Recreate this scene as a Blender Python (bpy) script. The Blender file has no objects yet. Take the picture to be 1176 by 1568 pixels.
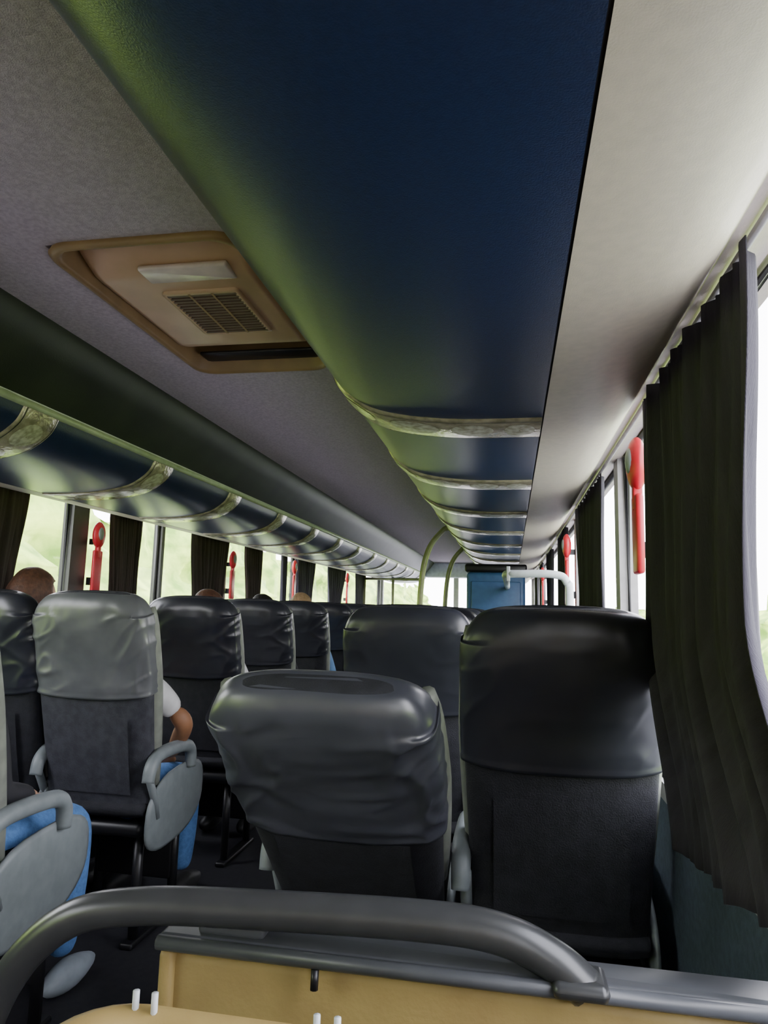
import bpy, math, random
from mathutils import Vector, Matrix, noise
random.seed(7)
S=bpy.context.scene
col=S.collection
# ------------------------------------------------------------ materials
def mat(name,c,rough=.6,c2=None,scale=20,bump=0,bscale=200,metal=0,spec=.5,coat=0,detail=3,stretch=None,bd=.01):
    m=bpy.data.materials.new(name); m.use_nodes=True
    nt=m.node_tree; b=nt.nodes['Principled BSDF']
    b.inputs['Base Color'].default_value=(*c,1); b.inputs['Roughness'].default_value=rough
    b.inputs['Metallic'].default_value=metal; b.inputs['Specular IOR Level'].default_value=spec
    b.inputs['Coat Weight'].default_value=coat; b.inputs['Coat Roughness'].default_value=.15
    tc=nt.nodes.new('ShaderNodeTexCoord'); mp=nt.nodes.new('ShaderNodeMapping')
    nt.links.new(tc.outputs['Object'],mp.inputs[0])
    if stretch: mp.inputs['Scale'].default_value=stretch
    if c2 is None: c2=tuple(x*.82 for x in c)
    n=nt.nodes.new('ShaderNodeTexNoise'); n.inputs['Scale'].default_value=scale; n.inputs['Detail'].default_value=detail
    nt.links.new(mp.outputs[0],n.inputs[0])
    r=nt.nodes.new('ShaderNodeValToRGB'); r.color_ramp.elements[0].position=.35; r.color_ramp.elements[1].position=.65
    r.color_ramp.elements[0].color=(*c,1); r.color_ramp.elements[1].color=(*c2,1)
    nt.links.new(n.outputs[0],r.inputs[0]); nt.links.new(r.outputs[0],b.inputs['Base Color'])
    if bump:
        n2=nt.nodes.new('ShaderNodeTexNoise'); n2.inputs['Scale'].default_value=bscale; n2.inputs['Detail'].default_value=4 if bscale>50 else 1
        nt.links.new(mp.outputs[0],n2.inputs[0])
        bp=nt.nodes.new('ShaderNodeBump'); bp.inputs['Strength'].default_value=bump; bp.inputs['Distance'].default_value=bd
        nt.links.new(n2.outputs[0],bp.inputs['Height']); nt.links.new(bp.outputs[0],b.inputs['Normal'])
    return m
M={}
M['ceil']=mat('ceiling_carpet',(.60,.53,.56),.95,(.47,.41,.44),110,.5,400)
M['dark']=mat('dark_green_panel',(.030,.040,.018),.4,(.018,.025,.011),6,.05)
M['rail']=mat('rail_grey_green',(.42,.48,.33),.35)
M['blue']=mat('bin_navy',(.013,.027,.085),.28,(.010,.020,.066),140,.12,500,spec=.6)
M['beige']=mat('bin_beige',(.60,.53,.45),.5,(.55,.49,.42),60,.08,500)
M['seam']=mat('seam_black',(.01,.01,.012),.6)
M['band']=mat('bin_band',(.62,.55,.42),.22,(.34,.30,.22),30,.25,70,metal=.4)
M['emblem']=mat('band_emblem',(.75,.72,.62),.25,(.42,.39,.30),60,metal=.2)
M['tan']=mat('vent_tan',(.34,.22,.09),.45,(.28,.18,.075),14,.05,200)
M['tan2']=mat('vent_panel',(.62,.41,.24),.33,(.54,.36,.20),10)
M['lens']=mat('panel_glint',(.85,.72,.64),.25)  # off-white standing in for a reflection on the vent panel, no lamp
M['grille']=mat('grille_brown',(.17,.11,.075),.5)
M['wall']=mat('wall_fabric',(.08,.11,.15),.85,(.06,.085,.11),60,.2)
M['pill']=mat('pillar_grey',(.36,.35,.36),.5)
M['pilld']=mat('pillar_dark',(.04,.04,.04),.5)
M['floor']=mat('floor_vinyl',(.03,.03,.035),.5,(.02,.02,.025),40)
M['curt']=mat('curtain_charcoal',(.042,.037,.058),.85,(.028,.024,.040),8,.3,150,stretch=(1,6,.4))
M['curtb']=mat('curtain_brown',(.045,.030,.026),.85,(.022,.016,.013),8,.3,150,stretch=(1,6,.4))
M['vinyl']=mat('seat_vinyl',(.024,.026,.036),.32,(.017,.018,.026),7,.3,9,spec=.6,bd=.02)
M['vinylm']=mat('seat_vinyl_worn',(.072,.075,.095),.34,(.042,.045,.058),5,.3,10,spec=.8,bd=.02)
M['vinylg']=mat('seat_vinyl_grey',(.14,.145,.155),.33,(.09,.095,.105),7,.35,9,spec=.6,bd=.02)
M['fab']=mat('seat_fabric',(.017,.018,.025),.85,(.010,.011,.015),30,.3,300)
M['fabg']=mat('seat_fabric_grey',(.05,.052,.065),.85,(.03,.032,.042),30,.3,300)
M['bol']=mat('seat_bolster',(.22,.24,.20),.55,(.16,.17,.15),20)
M['shell']=mat('seat_shell',(.22,.25,.26),.45)
M['metal']=mat('tube_grey',(.05,.052,.055),.30,metal=.2)
M['black']=mat('black_plastic',(.010,.010,.012),.4)
M['white']=mat('white_tube',(.60,.64,.68),.3)
M['red']=mat('red_plastic',(.60,.015,.035),.35)
M['panel']=mat('tan_panel',(.38,.28,.10),.55,(.30,.21,.075),9,.08,120)
M['ledge']=mat('ledge_grey',(.075,.08,.09),.4)
M['pole']=mat('pole_olive',(.34,.36,.20),.3,metal=.2)
M['cab']=mat('cabinet_blue',(.05,.13,.29),.45)
M['skin1']=mat('skin_light',(.50,.28,.19),.55)
M['skin2']=mat('skin_brown',(.34,.16,.08),.55)
M['jeans']=mat('denim',(.11,.25,.55),.85,(.08,.19,.44),80,.2)
M['trous']=mat('trousers',(.03,.03,.04),.85)
M['shirtw']=mat('shirt_white',(.65,.65,.66),.8)
M['shirtd']=mat('shirt_dark',(.02,.02,.025),.85)
M['shirtb']=mat('shirt_blue',(.15,.3,.55),.85)
M['hairr']=mat('hair_auburn',(.13,.055,.03),.6,(.07,.03,.018),60,.4,80)
M['hairk']=mat('hair_black',(.012,.010,.009),.5,None,60,.4,80)
M['hairl']=mat('hair_blond',(.42,.27,.15),.6,(.3,.19,.1),60,.4,80)
M['shoe']=mat('shoe',(.03,.03,.03),.5)
M['shoeg']=mat('shoe_grey',(.35,.40,.45),.5)
M['eye']=mat('eye_white',(.8,.8,.8),.2)
M['grass']=mat('grass',(.20,.30,.08),.9,(.14,.22,.05),3)
M['road']=mat('asphalt',(.27,.26,.28),.9)
M['fol']=mat('foliage',(.48,.64,.11),.9,(.14,.26,.03),1.3,detail=8)
def glassmat():
    m=bpy.data.materials.new('window_glass'); m.use_nodes=True; nt=m.node_tree
    nt.nodes.clear(); o=nt.nodes.new('ShaderNodeOutputMaterial'); mx=nt.nodes.new('ShaderNodeMixShader')
    t=nt.nodes.new('ShaderNodeBsdfTransparent'); t.inputs[0].default_value=(.96,.96,.96,1)
    g=nt.nodes.new('ShaderNodeBsdfGlossy'); g.inputs['Roughness'].default_value=.03
    mx.inputs[0].default_value=.04
    nt.links.new(t.outputs[0],mx.inputs[1]); nt.links.new(g.outputs[0],mx.inputs[2]); nt.links.new(mx.outputs[0],o.inputs[0]); return m
M['glass']=glassmat()
# ------------------------------------------------------------ mesh builder
class MB:
    def __init__(s): s.v=[];s.f=[];s.mi=[];s.sm=[];s.mats=[]
    def m(s,k):
        if k not in s.mats: s.mats.append(k)
        return s.mats.index(k)
    def add(s,vs,fs,k,smooth=False):
        b=len(s.v); s.v+= [tuple(p) for p in vs]; i=s.m(k)
        for f in fs: s.f.append([b+a for a in f]); s.mi.append(i); s.sm.append(smooth)
    def box(s,x0,x1,y0,y1,z0,z1,k,bev=0):
        if bev<=0:
            vs=[(x,y,z) for z in (z0,z1) for y in (y0,y1) for x in (x0,x1)]
            s.add(vs,[(0,2,3,1),(4,5,7,6),(0,1,5,4),(2,6,7,3),(0,4,6,2),(1,3,7,5)],k); return
        rings=[]
        cx,cy=(x0+x1)/2,(y0+y1)/2; hx,hy=(x1-x0)/2,(y1-y0)/2
        bev=min(bev,hx*.99,hy*.99,(z1-z0)/2*.99)
        for z,i in ((z0,1),(z0+bev*.3,.3),(z0+bev,0),(z1-bev,0),(z1-bev*.3,.3),(z1,1)):
            d=bev*i*.8; r=[]
            for q in range(4):
                sx=(1,-1,-1,1)[q]; sy=(1,1,-1,-1)[q]
                for a in range(5):
                    t=math.radians(90*q+a*22.5)
                    rr=bev
                    r.append((cx+sx*(hx-rr)+(rr-d)*math.cos(t),cy+sy*(hy-rr)+(rr-d)*math.sin(t),z))
            rings.append(r)
        s.loft(rings,k,True)
    def loft(s,rings,k,smooth=True,caps=True,closed=True,loop=False):
        n=len(rings[0]); vs=[p for r in rings for p in r]; fs=[]
        R=len(rings)
        for i in range(R if loop else R-1):
            j=(i+1)%R
            for a in range(n if closed else n-1):
                b=(a+1)%n; fs.append((i*n+a,i*n+b,j*n+b,j*n+a))
        if caps and closed and not loop:
            fs.append(tuple(range(n-1,-1,-1))); fs.append(tuple((R-1)*n+a for a in range(n)))
        s.add(vs,fs,k,smooth)
    def tube(s,path,r,k,seg=12,closed=False,rf=None):
        P=[Vector(p) for p in path]; rings=[]; N=len(P)
        up=None
        for i in range(N):
            if closed: t=P[(i+1)%N]-P[i-1]
            else: t=P[min(i+1,N-1)]-P[max(i-1,0)]
            t.normalize()
            if up is None:
                up=Vector((0,0,1)) if abs(t.z)<.9 else Vector((1,0,0))
            a=t.cross(up).normalized(); b=a.cross(t).normalized(); up=b
            rr=r if rf is None else r*rf(i/(N-1))
            rings.append([P[i]+a*math.cos(2*math.pi*q/seg)*rr+b*math.sin(2*math.pi*q/seg)*rr for q in range(seg)])
        s.loft(rings,k,True,loop=closed)
    def ell(s,c,r,k,nu=20,nv=12,fn=None):
        rings=[]
        for j in range(nv+1):
            ph=-math.pi/2+math.pi*j/nv
            ph=max(min(ph,math.pi/2-.02),-math.pi/2+.02)
            rg=[]
            for i in range(nu):
                th=2*math.pi*i/nu
                p=Vector((r[0]*math.cos(ph)*math.cos(th),r[1]*math.cos(ph)*math.sin(th),r[2]*math.sin(ph)))
                if fn: p=fn(p)
                rg.append(Vector(c)+p)
            rings.append(rg)
        s.loft(rings,k,True)
    def mesh(s,name):
        me=bpy.data.meshes.new(name); me.from_pydata(s.v,[],s.f)
        for k in s.mats: me.materials.append(M[k])
        me.polygons.foreach_set('material_index',s.mi); me.polygons.foreach_set('use_smooth',s.sm)
        me.update(); return me
    def obj(s,name,parent=None,loc=(0,0,0)):
        o=bpy.data.objects.new(name,s.mesh(name)); o.location=loc; col.objects.link(o)
        if parent: o.parent=parent
        return o
def smooth_path(pts,n=8):
    P=[Vector(p) for p in pts]; out=[]
    for i in range(len(P)-1):
        p0=P[max(i-1,0)];p1=P[i];p2=P[i+1];p3=P[min(i+2,len(P)-1)]
        for k in range(n):
            t=k/n
            out.append(.5*((2*p1)+(-p0+p2)*t+(2*p0-5*p1+4*p2-p3)*t*t+(-p0+3*p1-3*p2+p3)*t**3))
    out.append(P[-1]); return out
Y0,Y1=-.9,11.6
W=1.27
# ------------------------------------------------------------ shell
b=MB(); b.box(-W-.05,W+.05,Y0,Y1,-.1,0,'floor'); b.obj('floor')
b=MB()
vx0,vx1,vy0,vy1=-.095,.335,1.25,2.04; ZC=1.96
for x0,x1,y0,y1 in ((-.34,.34,Y0,vy0),(-.34,.34,vy1,Y1),(-.34,vx0,vy0,vy1),(vx1,.34,vy0,vy1)):
    b.box(x0,x1,y0,y1,ZC,ZC+.02,'ceil')
b.box(-W-.05,W+.05,Y0,Y1,2.12,2.16,'ceil')
b.obj('ceiling')
def rrect(x0,x1,y0,y1,r,z,n=6):
    o=[]
    for q,(cx,cy) in enumerate(((x1-r,y1-r),(x0+r,y1-r),(x0+r,y0+r),(x1-r,y0+r))):
        for a in range(n+1):
            t=math.radians(90*q+90*a/n); o.append((cx+r*math.cos(t),cy+r*math.sin(t),z))
    return o
b=MB()
rings=[]
for off,z in ((.008,ZC+.004),(.012,ZC-.008),(.006,ZC-.016),(-.002,ZC-.016),(-.008,ZC-.008),(-.010,ZC+.10)):
    rings.append(rrect(vx0-off,vx1+off,vy0-off,vy1+off,.06,z))
b.loft(rings,'tan',True,caps=False)
b.box(vx0,vx1,vy0,vy1,ZC+.10,ZC+.12,'tan')
px0,px1=vx0+.016,vx1-.016
ya_,yb_=vy0+.05,vy1-.085
def pz(t):
    return ZC+.06-.06*min(1,(math.sin(math.pi*t)*1.9))**.7
ny=30; rg=[]
for i in range(ny+1):
    t=i/ny; y=ya_+(yb_-ya_)*t; z=pz(t)
    rg.append([(px0,y,z+.03),(px0+.004,y,z+.004),(px0+.02,y,z),(px1-.02,y,z),(px1-.004,y,z+.004),(px1,y,z+.03)])
b.loft(rg,'tan2',True,closed=False)
def pzz(y): return pz((y-ya_)/(yb_-ya_))
b.box(.05,.27,1.375,1.445,pzz(1.42)-.004,pzz(1.42)+.01,'lens',.006)  # pale slab paints the whitish reflection on the panel
b.box(px0+.01,px1-.01,yb_+.004,yb_+.072,ZC+.02,ZC+.03,'black',.004)  # black strip paints the dark of the far-end recess
gx0,gx1,gy0,gy1=.06,.24,1.50,1.74; gz=pzz(1.62)-.002
rings=[]
for off,dz in ((.010,.006),(.010,-.004),(-.003,-.006),(-.005,.004)):
    rings.append(rrect(gx0-off,gx1+off,gy0-off,gy1+off,.012,gz+dz))
b.loft(rings,'tan2',True,caps=False)
b.box(gx0,gx1,gy0,gy1,gz-.002,gz+.002,'grille')
for i in range(15):
    y=gy0+.008+(gy1-gy0-.016)*i/14
    b.box(gx0,gx1,y-.0045,y+.0045,gz-.006,gz-.001,'grille')
for x in (gx0+.06,gx0+.12): b.box(x-.003,x+.003,gy0,gy1,gz-.007,gz-.001,'tan')
b.obj('ceiling_vent')
# ---- luggage bins
prof=smooth_path([(.485,0,1.755),(.515,0,1.705),(.60,0,1.655),(.76,0,1.63),(.968,0,1.628)],6)
prof=[(p.x,p.z) for p in prof]
under=[(.972,1.628),(1.03,1.629),(1.09,1.638),(1.14,1.655),(1.175,1.685),(1.20,1.72),(1.275,1.735)]
def strip(b,pf,ya,yb,k,sx,smooth=True):
    b.loft([[(sx*x,y,z) for x,z in pf] for y in (ya,yb)],k,smooth,closed=False)
def offs(pf,d):
    o=[]
    for i,(x,z) in enumerate(pf):
        x0,z0=pf[max(i-1,0)];x1,z1=pf[min(i+1,len(pf)-1)]
        tx,tz=x1-x0,z1-z0; l=math.hypot(tx,tz); o.append((x+tz/l*d,z-tx/l*d))
    return o
def along(pf,d):
    for (x0,z0),(x1,z1) in zip(pf[:-1],pf[1:]):
        l=math.hypot(x1-x0,z1-z0)
        if d<=l: t=d/l; return (x0+(x1-x0)*t,z0+(z1-z0)*t)
        d-=l
    return pf[-1]
def bins(sx,ybs,name):
    b=MB()
    strip(b,prof,Y0,Y1,'blue',sx)
    strip(b,[(.966,1.632),(.974,1.632)],Y0,Y1,'seam',sx)
    strip(b,under,Y0,Y1,'beige',sx)
    strip(b,[(.34,1.961),(.345,1.935),(.39,1.875),(.455,1.80),(.478,1.775)],Y0,Y1,'dark',sx)
    strip(b,[(.34,2.12),(.34,1.96)],Y0,Y1,'dark',sx)
    rc=[(.487+.013*math.cos(t*math.pi/5),1.768+.016*math.sin(t*math.pi/5)) for t in range(10)]
    b.loft([[(sx*x,y,z) for x,z in rc] for y in (Y0,Y1)],'rail',True)
    pe=offs(prof,.0085)
    for yb in ybs:
        b.loft([[(sx*x,yb+d,z) for x,z in offs(prof,e)] for d,e in ((0,0),(.002,.003),(.008,.006),(.152,.006),(.158,.003),(.16,0))],'band',True,closed=False)
        strip(b,offs(prof,.0075),yb+.010,yb+.013,'seam',sx); strip(b,offs(prof,.0075),yb+.145,yb+.148,'seam',sx)
        for dc,ra in ((.09,.05),(.24,.06),(.38,.05),(.49,.035)):
            rgs=[]
            for rr in (.05,.5,1.0):
                rgs.append([(lambda p,a:(sx*p[0],yb+.08+.05*rr*math.sin(a),p[1]+(.0015 if rr==1 else 0)))(along(pe,dc+ra*rr*math.cos(a)),a) for a in [2*math.pi*q/24 for q in range(24)]])
            b.loft(rgs,'emblem',True,caps=False)
        b.box(min(sx*.488,sx*.505),max(sx*.488,sx*.505),yb+.03,yb+.10,1.735,1.752,'black')
    return b.obj(name)
bins(1,[1.53+.75*i for i in range(13)],'overhead_luggage_rack')
bins(-1,[1.72-.75*2+.75*i for i in range(15)],'overhead_luggage_rack')
# ---- side walls
SILL=.80; TOPW=1.74
def sidewall(sx,pil,name,mk):
    b=MB()
    def bx(xa,xb,*a):
        b.box(min(sx*xa,sx*xb),max(sx*xa,sx*xb),*a)
    bx(W,W+.06,Y0,Y1,0,SILL,'wall'); bx(W,W+.06,Y0,Y1,TOPW,2.14,'beige')
    bx(W-.01,W+.06,Y0,Y1,SILL-.04,SILL,'pill')
    for y,w in pil: bx(W-.008,W+.05,y-w/2,y+w/2,SILL,TOPW,mk)
    return b.obj(name)
pr=[(-.9,.1),(.35,.1),(1.35,.10),(2.5,.09),(4.1,.09),(5.6,.09),(7.2,.09),(8.8,.09),(10.3,.09),(11.55,.1)]
pl=[(-.9,.1),(.5,.1),(1.9,.1),(3.18,.13),(4.04,.035),(5.0,.1),(5.65,.05),(6.85,.1),(8.4,.1),(9.9,.1),(11.55,.1)]
sidewall(1,pr,'wall_right','pill'); sidewall(-1,pl,'wall_left','pilld')
n=1
for sx,pp in ((1,pr),(-1,pl)):
    for (a,wa),(c,wc) in zip(pp[:-1],pp[1:]):
        b=MB(); x=sx*(W+.02)
        b.add([(x,a+wa/2,SILL),(x,c-wc/2,SILL),(x,c-wc/2,TOPW),(x,a+wa/2,TOPW)],[(0,1,2,3)],'glass')
        fr=[(a+wa/2+.01,SILL+.01),(c-wc/2-.01,SILL+.01),(c-wc/2-.01,TOPW-.01),(a+wa/2+.01,TOPW-.01)]
        b.tube([(x,y,z) for y,z in fr],.012,'pilld',8,closed=True)
        b.obj('window_%d'%n); n+=1
b=MB(); b.box(-W-.06,W+.06,Y0-.05,Y0,0,2.14,'beige'); b.obj('wall_rear')
b=MB()
b.box(-W,W,Y1,Y1+.06,0,.95,'wall'); b.box(-W,W,Y1,Y1+.06,1.80,2.14,'beige')
for x in (-W,0,W): b.box(x-.04,x+.04,Y1,Y1+.06,.95,1.8,'pill')
b.box(-.5,.9,Y1-.3,Y1,1.72,1.96,'white',.03)
b.box(-W+.05,W-.05,Y1-.45,Y1,.7,.95,'black',.05)
b.obj('wall_front')
b=MB(); b.add([(-W,Y1+.03,.95),(W,Y1+.03,.95),(W,Y1+.03,1.8),(-W,Y1+.03,1.8)],[(0,1,2,3)],'glass'); b.obj('window_%d'%n)
# ---- curtains
def curtain(sx,top,mid,bot,zt=1.705,zb=.76,k='curt',ph=0.,zm=1.2,folds=9,amp=.012,x0=1.225,zb2=None):
    b=MB(); NY=110; NZ=30; vs=[]
    for j in range(NZ+1):
        t=j/NZ
        tm=(zt-zm)/(zt-zb)
        if t<tm: u=t/tm; u=u*u*(3-2*u); a=top[0]+(mid[0]-top[0])*u; c=top[1]+(mid[1]-top[1])*u
        else: u=(t-tm)/(1-tm); u=u*u*(3-2*u); a=mid[0]+(bot[0]-mid[0])*u; c=mid[1]+(bot[1]-mid[1])*u
        for i in range(NY+1):
            q=i/NY; y=a+(c-a)*q
            zbb=zb if zb2 is None else zb+(zb2-zb)*q
            z=zt+(zbb-zt)*t
            w=math.sin(q*folds*2*math.pi+ph+.9*math.sin(q*7+z*2.2)+.4*math.sin(z*4))*amp*(1+.5*math.sin(q*13+ph))*(.6+.4*t)
            w+=.45*amp*math.sin(q*folds*4.3*math.pi+z*3)+.008*noise.noise(Vector((q*4,z*2,ph)))
            vs.append((sx*(x0-w),y,z+.004*math.sin(q*folds*2*math.pi+ph)))
    fs=[(j*(NY+1)+i,j*(NY+1)+i+1,(j+1)*(NY+1)+i+1,(j+1)*(NY+1)+i) for j in range(NZ) for i in range(NY)]
    b.add(vs,fs,k,True); o=b.obj('window_curtain')
    m=o.modifiers.new('s','SOLIDIFY'); m.thickness=.002
    return o
curtain(1,(.94,1.70),(1.01,1.66),(.80,1.46),zb=.84,zb2=.76,folds=7,amp=.017,x0=1.218,ph=2.2)
for a,c in ((2.58,3.5),(4.2,5.0),(5.7,6.5),(7.3,8.1),(8.9,9.6)): curtain(1,(a,c),(a+.03,c-.1),(a+.02,c-.06),ph=a)
curtain(1,(-.2,.4),(-.1,.4),(-.1,.4),ph=1)
for a,c,am,cm in ((2.05,2.72,2.1,2.66),(3.38,3.70,3.42,3.68),(4.36,5.0,4.42,4.92),(5.33,5.72,5.4,5.7),(6.25,6.4,6.25,6.4),(6.72,7.4,6.75,7.3),(7.9,8.8,8,8.6),(9.4,10,9.5,10),(.2,1.0,.25,.9)):
    curtain(-1,(a,c),(am,cm),(am,cm),k='curtb' if a<5.5 else 'curt',ph=a)
for sx in (1,-1):
    b=MB(); b.tube([(sx*1.225,Y0+.02,1.716),(sx*1.225,Y1-.02,1.716)],.006,'pill',8); b.obj('curtain_rail')
def lever(sx,y,z0=1.24,z1=1.66):
    b=MB(); x=sx*1.215
    b.box(x-.010,x+.010,y-.035,y+.035,z0,z1-.16,'red',.008)
    b.ell((x,y,z1-.08),(.026,.045,.07),'red',18,12)
    b.box(x-.012,x+.012,y-.012,y+.012,z1-.2,z1-.12,'red',.004)
    b.ell((x-sx*.018,y-.01,z1-.075),(.012,.022,.035),'shell',12,8)
    b.box(min(x,sx*1.261),max(x,sx*1.261),y-.012,y+.012,z0+.04,z0+.08,'black'); b.box(min(x,sx*1.261),max(x,sx*1.261),y-.012,y+.012,z1-.13,z1-.10,'black')
    b.obj('emergency_release_lever')
lever(1,1.82,1.30,1.66); lever(-1,3.27,1.24,1.62); lever(-1,5.06,1.24,1.62); lever(1,4.1); lever(-1,6.62); lever(-1,8.9); lever(1,7.2)
# ------------------------------------------------------------ seats
L=.767
def seatmesh(name,phi,side,capk='vinyl',seed=0,wr_=.005,s0=.53,fk='fab'):
    b=MB(); ph=math.radians(phi); phu=math.radians(12.5)
    piv=Vector((0,L*math.sin(phu),.45))
    ax=Vector((0,-math.sin(ph),math.cos(ph))); nf=Vector((0,math.cos(ph),math.sin(ph)))
    def hw(s):
        w=.200+.021*min(1,s/.6)
        if s>.84: w-=.075*(1-math.sqrt(max(0,1-((s-.84)/.16)**2.5)))
        return w
    def ht(s):
        t=.052-.006*s+.012*math.exp(-((s-.86)/.12)**2)
        if s>.93: t*= math.sqrt(max(0.02,1-((s-.93)/.075)**2))
        return t
    def ring(s,e=0,K=40,wr=0):
        r=[]; c=piv+ax*(s*L)+nf*.058
        for q in range(K):
            a=2*math.pi*q/K; ca,sa=math.cos(a),math.sin(a)
            x=(hw(s)+e)*math.copysign(abs(ca)**.5,ca); y=(ht(s)+e)*math.copysign(abs(sa)**.6,sa)
            crown=-.018*(abs(x)/.21)**2.5 if s>.9 else 0
            if wr and s<s0+.09: crown+=-.012*math.cos(x*7.5)*(s0+.09-s)/.09
            p=c+Vector((x,0,0))+nf*y+ax*crown
            if wr:
                z_=s*L
                fade=1 if s<.90 else max(.0,1-(s-.90)/.09)
                nn=.8*noise.noise(Vector((x*6+seed*3,z_*7,sa*1.5+seed)))
                wx=x+.05*noise.noise(Vector((x*8,z_*8,seed+4.)))
                rid=1-abs(noise.noise(Vector((wx*7+z_*4+seed,z_*9-wx*6,seed+sa*.3))))*4.0
                rid2=1-abs(noise.noise(Vector((wx*11-z_*9+seed*2,z_*5+wx*3,seed+9))))*5.0
                edge=.35+.65*min(1,abs(x)/.17+max(0,(s-.8)*3))
                nn+=edge*(.8*max(0,rid)**1.5+.5*max(0,rid2)**1.5)
                nn*=fade
                p+=nf*(math.copysign(1,sa)*nn*wr)+Vector((1,0,0))*(math.copysign(1,ca)*nn*wr*.5)
            r.append(p)
        return r
    ss=[i/30*.9 for i in range(31)]+[.915,.93,.945,.96,.972,.982,.99,.996,1.0]
    b.loft([ring(s) for s in ss],fk)
    ss2=[s0,s0+.001,s0+.01]+[s0+.01+(.89-s0)*i/44 for i in range(1,45)]+[.915,.93,.945,.96,.972,.982,.99,.996,1.0]
    b.loft([ring(s,(.004 if k==0 else .009 if k<3 else .007),128,wr_ if k>3 else .003) for k,s in enumerate(ss2)],capk)
    for sx in (-1,1):
        pts=[piv+ax*(s*L)+nf*(.098)+Vector((sx*(hw(s)-.014),0,0)) for s in [.08+.84*i/20 for i in range(21)]]
        b.tube(pts,.03,'bol',10,rf=lambda t:.35+.65*math.sin(math.pi*min(max(t,.03),.97))**.35)
    pts=[piv+ax*(s*L)+nf*.105 for s in [.1+.5*i/10 for i in range(11)]]
    b.loft([[p+Vector((x,0,0))+nf*.012*(1-(x/.14)**2) for x in [-.14+.028*i for i in range(11)]] for p in pts],'fab',closed=False)
    pk=[]
    for i in range(9):
        s=.08+.36*i/8
        pk.append([piv+ax*(s*L)+nf*(.058-ht(s)-.006-.004*math.sin(math.pi*i/8))+Vector((x,0,0)) for x in [-.15+.03*j for j in range(11)]])
    b.loft(pk,fk,closed=False)
    rg=[]
    for i in range(17):
        t=i/16; y=.155+.45*t
        w=.21; h=.055
        e=min(1,(math.sin(math.pi*min(max(t,.005),.995)))**.35)
        cz=.455+.015*t
        r=[]
        for q in range(28):
            a=2*math.pi*q/28; ca,sa=math.cos(a),math.sin(a)
            r.append((w*(.9+.1*e)*math.copysign(abs(ca)**.45,ca),y,cz+h*e*math.copysign(abs(sa)**.55,sa)))
        rg.append(r)
    b.loft(rg,'fab')
    b.box(-.19,.19,.17,.56,.36,.41,'black',.02)
    for sx in (-1,1):
        rg=[]
        for x,k in ((sx*.204,.9),(sx*.208,1),(sx*.216,1),(sx*.221,.9)):
            r=[]
            for q in range(32):
                a=2*math.pi*q/32; r.append((x,.385+.225*k*math.copysign(abs(math.cos(a))**.75,math.cos(a)),.435+.13*k*math.copysign(abs(math.sin(a))**.75,math.sin(a))+.03*math.cos(a)))
            rg.append(r)
        if sx<0: rg.reverse()
        b.loft(rg,'shell',True)
    ar=smooth_path([(side*.226,.13,.56),(side*.226,.15,.615),(side*.226,.22,.645),(side*.226,.40,.64),(side*.226,.455,.61),(side*.226,.46,.55)],5)
    b.tube(ar,.024,'shell',12,rf=lambda t:.75+.25*math.sin(math.pi*min(max(t,.05),.95))**.3)
    b.tube([(side*.215,.14,.60),(side*.215,.20,.5),(side*.215,.23,.42)],.014,'shell',8)
    for x in (-.16,.16):
        b.tube([(x,.22,.37),(x,.22,.015)],.018,'black',10); b.tube([(x,.50,.37),(x,.50,.015)],.018,'black',10)
        b.box(x-.025,x+.025,.17,.55,0,.02,'black',.008)
    b.box(-.16,.16,.48,.52,.12,.36,'black',.01)
    b.tube([(-.16,.50,.2),(.16,.50,.2)],.012,'black',8)
    return b.mesh(name)
meR=[seatmesh('seat_r%d'%i,12.5+i*.8,-1,'vinyl',i,.003) for i in range(2)]
meRr=seatmesh('seat_recl',42,-1,'vinylm',5,.009,s0=.45)
meL=[seatmesh('seat_l%d'%i,12.5+i,1,'vinylg' if i==0 else 'vinyl',i+7,.007,fk='fabg' if i==0 else 'fab') for i in range(2)]
def seat(me,x,y,z=0):
    o=bpy.data.objects.new('bus_seat',me); o.location=(x,y,z); col.objects.link(o); return o
for i in range(10):
    if i==6: continue
    y=1.58+.76*i
    seat(meR[0],1.010,y)
    if i==0: seat(meRr,.540,y+.01)
    else: seat(meR[1],.550,y+.0)
LY=[1.42]+[2.22+.80*i for i in range(9)]
for i,y in enumerate(LY):
    for me,x in ((meL[0 if i==1 else 1],-.58),(meL[1],-1.022)):
        o=seat(me,x,y); o.scale=(1,1,1.018)
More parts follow.
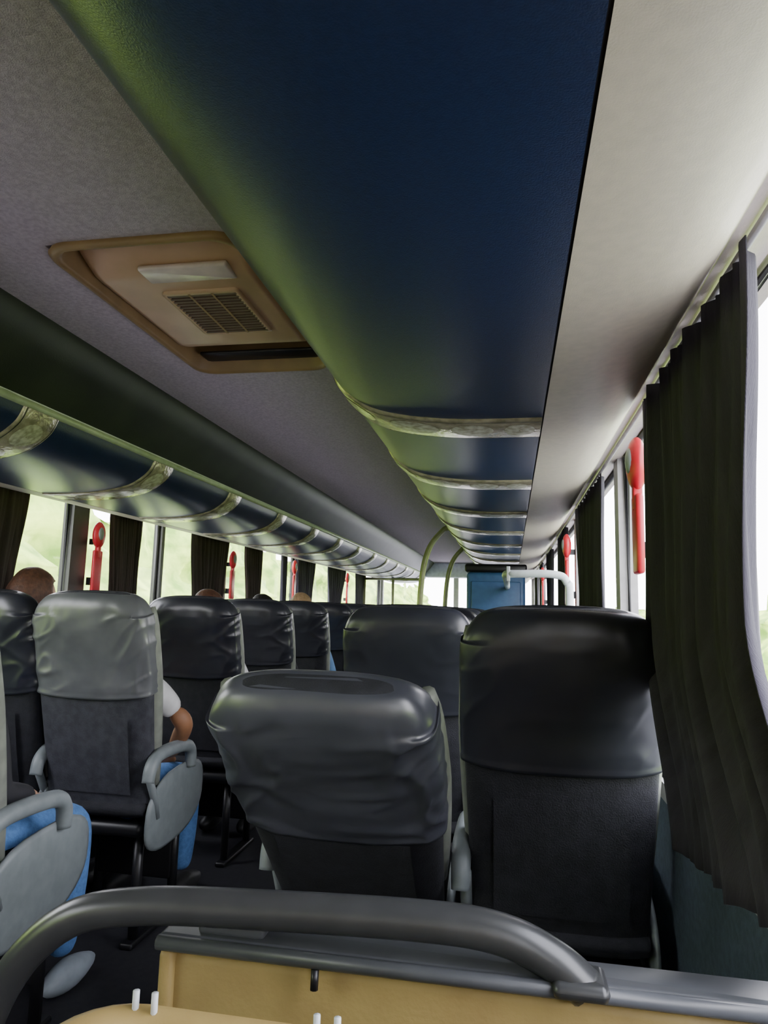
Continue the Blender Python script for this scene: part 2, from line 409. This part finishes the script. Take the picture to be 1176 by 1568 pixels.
# ------------------------------------------------------------ people
def skin(name,vs,es,rs,k,parent,root=0,sub=2):
    me=bpy.data.meshes.new(name); me.from_pydata(vs,es,[]); me.materials.append(M[k])
    o=bpy.data.objects.new(name,me); col.objects.link(o); o.parent=parent
    md=o.modifiers.new('sk','SKIN'); md.use_smooth_shade=True
    if not me.skin_vertices: 
        return o
    for i,r in enumerate(rs):
        d=me.skin_vertices[0].data[i]; d.radius=(r if isinstance(r,tuple) else (r,r)); d.use_root=(i==root)
    sb=o.modifiers.new('su','SUBSURF'); sb.levels=sub; sb.render_levels=sub
    return o
def person(x,y,shirt,trous,skn,hair,dz=0,elb=.235,ez=.735,short=False,shoe='shoe',hy=.50,knee=.66,kx=.105):
    e=bpy.data.objects.new('seated_passenger',None); e.location=(x,y,dz); col.objects.link(e)
    fz=-dz; ky=knee
    skin('trousers',[(0,.30,.575),(.085,.32,.57),((.085+kx)/2,.50,.575),(kx,ky,.57),(kx,ky-.01,.34),(kx,ky-.03,.11+fz),(-.085,.32,.57),(-(.085+kx)/2,.50,.575),(-kx,ky,.57),(-kx,ky-.01,.34),(-kx,ky-.03,.11+fz)],
      [(0,1),(1,2),(2,3),(3,4),(4,5),(0,6),(6,7),(7,8),(8,9),(9,10)],[(.11,.09),(.085,.08),.075,.062,.055,.045,(.085,.08),.075,.062,.055,.045],trous,e)
    sh=[(0,.30,.60),(0,.27,.74),(0,.25,.88),(0,.245,.98),(0,.25,1.045)]
    es=[(0,1),(1,2),(2,3),(3,4)]; rs=[(.15,.10),(.135,.095),(.15,.10),(.13,.08),(.055,.055)]
    for s in (1,-1):
        S0=Vector((s*.15,.25,.965)); E=Vector((s*elb,.31,ez)); H=Vector((s*.12,hy,.665))
        n0=len(sh)
        if short:
            sh+=[tuple(S0),tuple(S0+(E-S0)*.35),tuple(S0+(E-S0)*.75)]
            es+=[(3,n0),(n0,n0+1),(n0+1,n0+2)]; rs+=[.06,.052,.046]
            skin('forearm',[tuple(S0+(E-S0)*.6),tuple(E),tuple(E+(H-E)*.45),tuple(E+(H-E)*.95)],[(0,1),(1,2),(2,3)],[.040,.038,.034,.024],skn,e,0)
        else:
            W1=E+(H-E)*.82
            sh+=[tuple(S0),tuple((S0+E)/2+Vector((s*.006,0,0))),tuple(E),tuple(W1)]
            es+=[(3,n0),(n0,n0+1),(n0+1,n0+2),(n0+2,n0+3)]; rs+=[.06,.05,.043,.036]
            skin('forearm',[tuple(E+(H-E)*.05),tuple(E+(H-E)*.45),tuple(E+(H-E)*.95)],[(0,1),(1,2)],[.036,.034,.024],skn,e,0)
        d=(H-E).normalized()
        skin('palm',[tuple(H),tuple(H+d*.045),tuple(H+d*.085)],[(0,1),(1,2)],[(.024,.02),(.036,.016),(.036,.013)],skn,e,0,1)
        for f in range(4):
            o=Vector((s*(.027-.018*f),0,0)); ln=(.06,.07,.066,.052)[3-f]
            a=H+d*.07+o
            skin('finger_%d'%(f+1),[tuple(a),tuple(a+d*ln*.6+Vector((0,0,-.004))),tuple(a+d*ln+Vector((0,.004,-.025))),tuple(a+d*ln+Vector((0,0,-.045)))],[(0,1),(1,2),(2,3)],[.0095,.009,.0085,.007],skn,e,0,1)
        a=H+d*.02+Vector((-s*.024,0,0))
        skin('thumb',[tuple(a),tuple(a+Vector((-s*.025,.03,-.002))),tuple(a+Vector((-s*.03,.06,-.012)))],[(0,1),(1,2)],[.012,.010,.008],skn,e,0,1)
    skin('shirt',sh,es,rs,shirt,e)
    b=MB()
    b.tube([(0,.25,1.02),(0,.258,1.12)],.052,skn,14)
    def hf(p):
        q=p.copy()
        if q.z<0: q.x*=1-.28*(-q.z/.12)**1.3; q.y=q.y*(1-.12*(-q.z/.12))+.008
        if q.y>0: q.y*=.94
        if q.y>.05:
            nz=math.exp(-((q.x)/.014)**2)*math.exp(-((q.z+.018)/.026)**2); q.y+=.024*nz
            ey=math.exp(-((abs(q.x)-.032)/.016)**2)*math.exp(-((q.z-.006)/.014)**2); q.y-=.010*ey
            mo=math.exp(-((q.x)/.026)**2)*math.exp(-((q.z+.062)/.009)**2); q.y+=.006*mo
        return q
    hc=(0,.262,1.185)
    b.ell(hc,(.077,.097,.120),skn,36,28,hf)
    for s in (1,-1):
        b.ell((s*.078,.258,1.175),(.010,.019,.032),skn,10,8)
        b.ell((s*.031,.262+.080,1.191),(.011,.009,.009),'eye',10,8); b.ell((s*.031,.262+.087,1.191),(.005,.004,.005),'black',8,6)
    b.tube([(-.024,.350,1.122),(0,.356,1.121),(.024,.350,1.122)],.0045,skn,6)
    def hr(p):
        q=p.copy()
        if q.y>.02 and q.z<.055: q.y=.02+ (q.y-.02)*.15; q.x*=.92
        if q.z<-.05: q.x*=.8; q.y*=.85; q.z=-.05+(q.z+.05)*.35
        q*=1+.05*noise.noise(q*22)
        return q
    b.ell((0,.252,1.20),(.087,.108,.118),hair,32,22,hr)
    b.obj('head',e)
    b=MB()
    for s in (1,-1):
        b.ell((s*kx,ky+.03,.045),(.045,.125,.045),shoe,16,10,lambda p:Vector((p.x,p.y,max(p.z,-.04)*(1-.4*max(0,p.y/.12)))))
    b.obj('shoes',e,(0,0,-dz))
    return e
person(-.97,2.22,'shirtd','trous','skin1','hairr',.01,elb=.18)
person(-.58,2.22,'shirtw','jeans','skin2','hairk',-.08,elb=.270,ez=.83,short=True,knee=.63,kx=.14)
person(-.59,3.02,'shirtw','trous','skin2','hairr',-.045,elb=.24)
person(-.60,3.82,'shirtd','trous','skin2','hairk',-.05)
person(-.60,4.62,'shirtb','jeans','skin1','hairl',-.02)
person(-.615,1.40,'shirtd','jeans','skin1','hairk',-.05,elb=.17,shoe='shoeg',hy=.54,knee=.71,kx=.15)
# ------------------------------------------------------------ foreground barrier
b=MB()
b.box(.46,1.24,.90,.935,.02,.755,'panel',.012)
b.box(.45,1.25,.89,.955,.755,.778,'ledge',.010)
b.tube([(.455,.888,.770),(1.245,.888,.770)],.009,'ledge',10)
b.box(.455,.475,.89,.95,0,.76,'panel',.008); b.box(1.22,1.24,.89,.95,0,.76,'ledge',.008)
b.tube([(.665,.884,.762),(.665,.882,.74)],.005,'black',8)
b.obj('partition_panel')
b=MB()
tp=smooth_path([(.165,.90,.02),(.17,.90,.38),(.195,.90,.58),(.24,.90,.70),(.32,.90,.778),(.43,.90,.806),(.60,.90,.817),(.80,.90,.824),(.89,.90,.818),(.95,.90,.795),(.985,.90,.77)],6)
b.tube(tp,.023,'metal',16)
b.box(.945,1.01,.87,.93,.765,.785,'metal',.01)
b.obj('grab_rail')
b=MB()
b.box(.50,.59,.905,.95,.776,.797,'ledge',.006); b.box(.565,.60,.91,.945,.792,.808,'shell',.006); b.box(.505,.56,.91,.945,.792,.800,'shell',.004); b.obj('seat_ashtray')
b=MB()
rings=[]
for off,z in ((.03,.60),(.0,.775),(-.010,.797),(.004,.805),(.020,.796),(.022,.77),(.05,.62)):
    rings.append(rrect(.48+off,1.06-off,.30+off,.70-off,.07,z))
b.loft(rings,'panel',True,caps=False)
b.box(.53,1.0,.35,.65,.60,.62,'panel')
for x in (.535,.555,.72,.74): b.tube([(x,.69,.79),(x,.69,.819)],.0035,'white',8)
for x in (.55,.98):
    for y in (.38,.62): b.tube([(x,y,0),(x,y,.61)],.012,'metal',8)
b.obj('storage_tray')
# ------------------------------------------------------------ mid/front fittings
b=MB()
b.box(.52,1.02,6.06,6.44,0,1.53,'cab',.03); b.box(.505,1.035,6.04,6.46,1.53,1.60,'black',.02)
b.box(.56,.98,6.045,6.07,.2,1.45,'cab',.01)
b.obj('service_cabinet')
b=MB(); b.tube(smooth_path([(.87,6.03,1.40),(.87,4.6,1.40),(.87,3.95,1.40),(.885,3.83,1.40),(.93,3.80,1.40),(1.12,3.80,1.40),(1.19,3.80,1.36),(1.205,3.80,1.2),(1.205,3.80,.02)],6),.021,'white',12)
b.box(.875,.895,3.79,3.83,1.36,1.44,'white',.004); b.obj('handrail')
for x,y in ((.255,4.95),(.30,6.4)):
    b=MB(); b.tube(smooth_path([(x,y,0),(x,y,.8),(x+.01,y,1.35),(x+.06,y,1.62),(x+.16,y,1.76),(x+.21,y,1.785)],8),.021,'pole',12)
    b.box(x-.04,x+.04,y-.04,y+.04,0,.012,'pole',.005); b.obj('grab_pole')
b=MB(); b.box(-1.2,-.35,9.9,9.94,0,1.1,'cab',.01)
for x in (-1.2,-.78,-.36): b.tube([(x,9.92,0),(x,9.92,1.7)],.02,'pole',10)
b.tube([(-1.2,9.92,1.62),(-.36,9.92,1.62)],.02,'pole',10); b.obj('driver_partition')
# ------------------------------------------------------------ outside
b=MB(); b.box(-60,60,-40,80,-1.1,-1.0,'grass'); b.box(-5,7,-40,80,-1.0,-.98,'road'); b.obj('ground')
def bank(sx,xb,h,k,name,seed):
    b=MB(); vs=[]; NY,NZ=120,26
    for j in range(NZ+1):
        for i in range(NY+1):
            y=-15+i*.75; t=j/NZ
            z=-1.05+h*t; x=xb+2.5*t
            d=noise.fractal(Vector((y*.5,z*.6,seed)),.8,2.1,4)
            vs.append((sx*(x-d*1.0),y,z+ (noise.noise(Vector((y*.35,seed,0)))*1.3 if j==NZ else 0)))
    fs=[(j*(NY+1)+i,j*(NY+1)+i+1,(j+1)*(NY+1)+i+1,(j+1)*(NY+1)+i) for j in range(NZ) for i in range(NY)]
    b.add(vs,fs,k,True); b.obj(name)
bank(-1,6.5,4.4,'fol','roadside_hedge',3.3)
bank(1,9,2.6,'fol','roadside_hedge',9.1)
# ------------------------------------------------------------ light
w=bpy.data.worlds.new('World'); S.world=w; w.use_nodes=True
nt=w.node_tree; bg=nt.nodes['Background']
tc=nt.nodes.new('ShaderNodeTexCoord'); sp=nt.nodes.new('ShaderNodeSeparateXYZ'); rp=nt.nodes.new('ShaderNodeValToRGB')
nt.links.new(tc.outputs['Generated'],sp.inputs[0]); nt.links.new(sp.outputs[2],rp.inputs[0])
rp.color_ramp.elements[0].color=(.98,.96,1,1); rp.color_ramp.elements[1].color=(.85,.88,1,1)
nt.links.new(rp.outputs[0],bg.inputs[0]); bg.inputs[1].default_value=14.5
# ------------------------------------------------------------ camera
cd=bpy.data.cameras.new('cam'); cam=bpy.data.objects.new('camera',cd); col.objects.link(cam)
cd.sensor_fit='VERTICAL'; cd.sensor_height=36; cd.lens=36*1060/1568; cd.clip_start=.02
cam.location=(.9,0,1.2)
R=Matrix.Rotation(math.radians(10.5),4,'Z')@Matrix.Rotation(math.radians(90+7.9),4,'X')@Matrix.Rotation(math.radians(1.43),4,'Z')
cam.matrix_world=Matrix.Translation(cam.location)@R
S.camera=cam
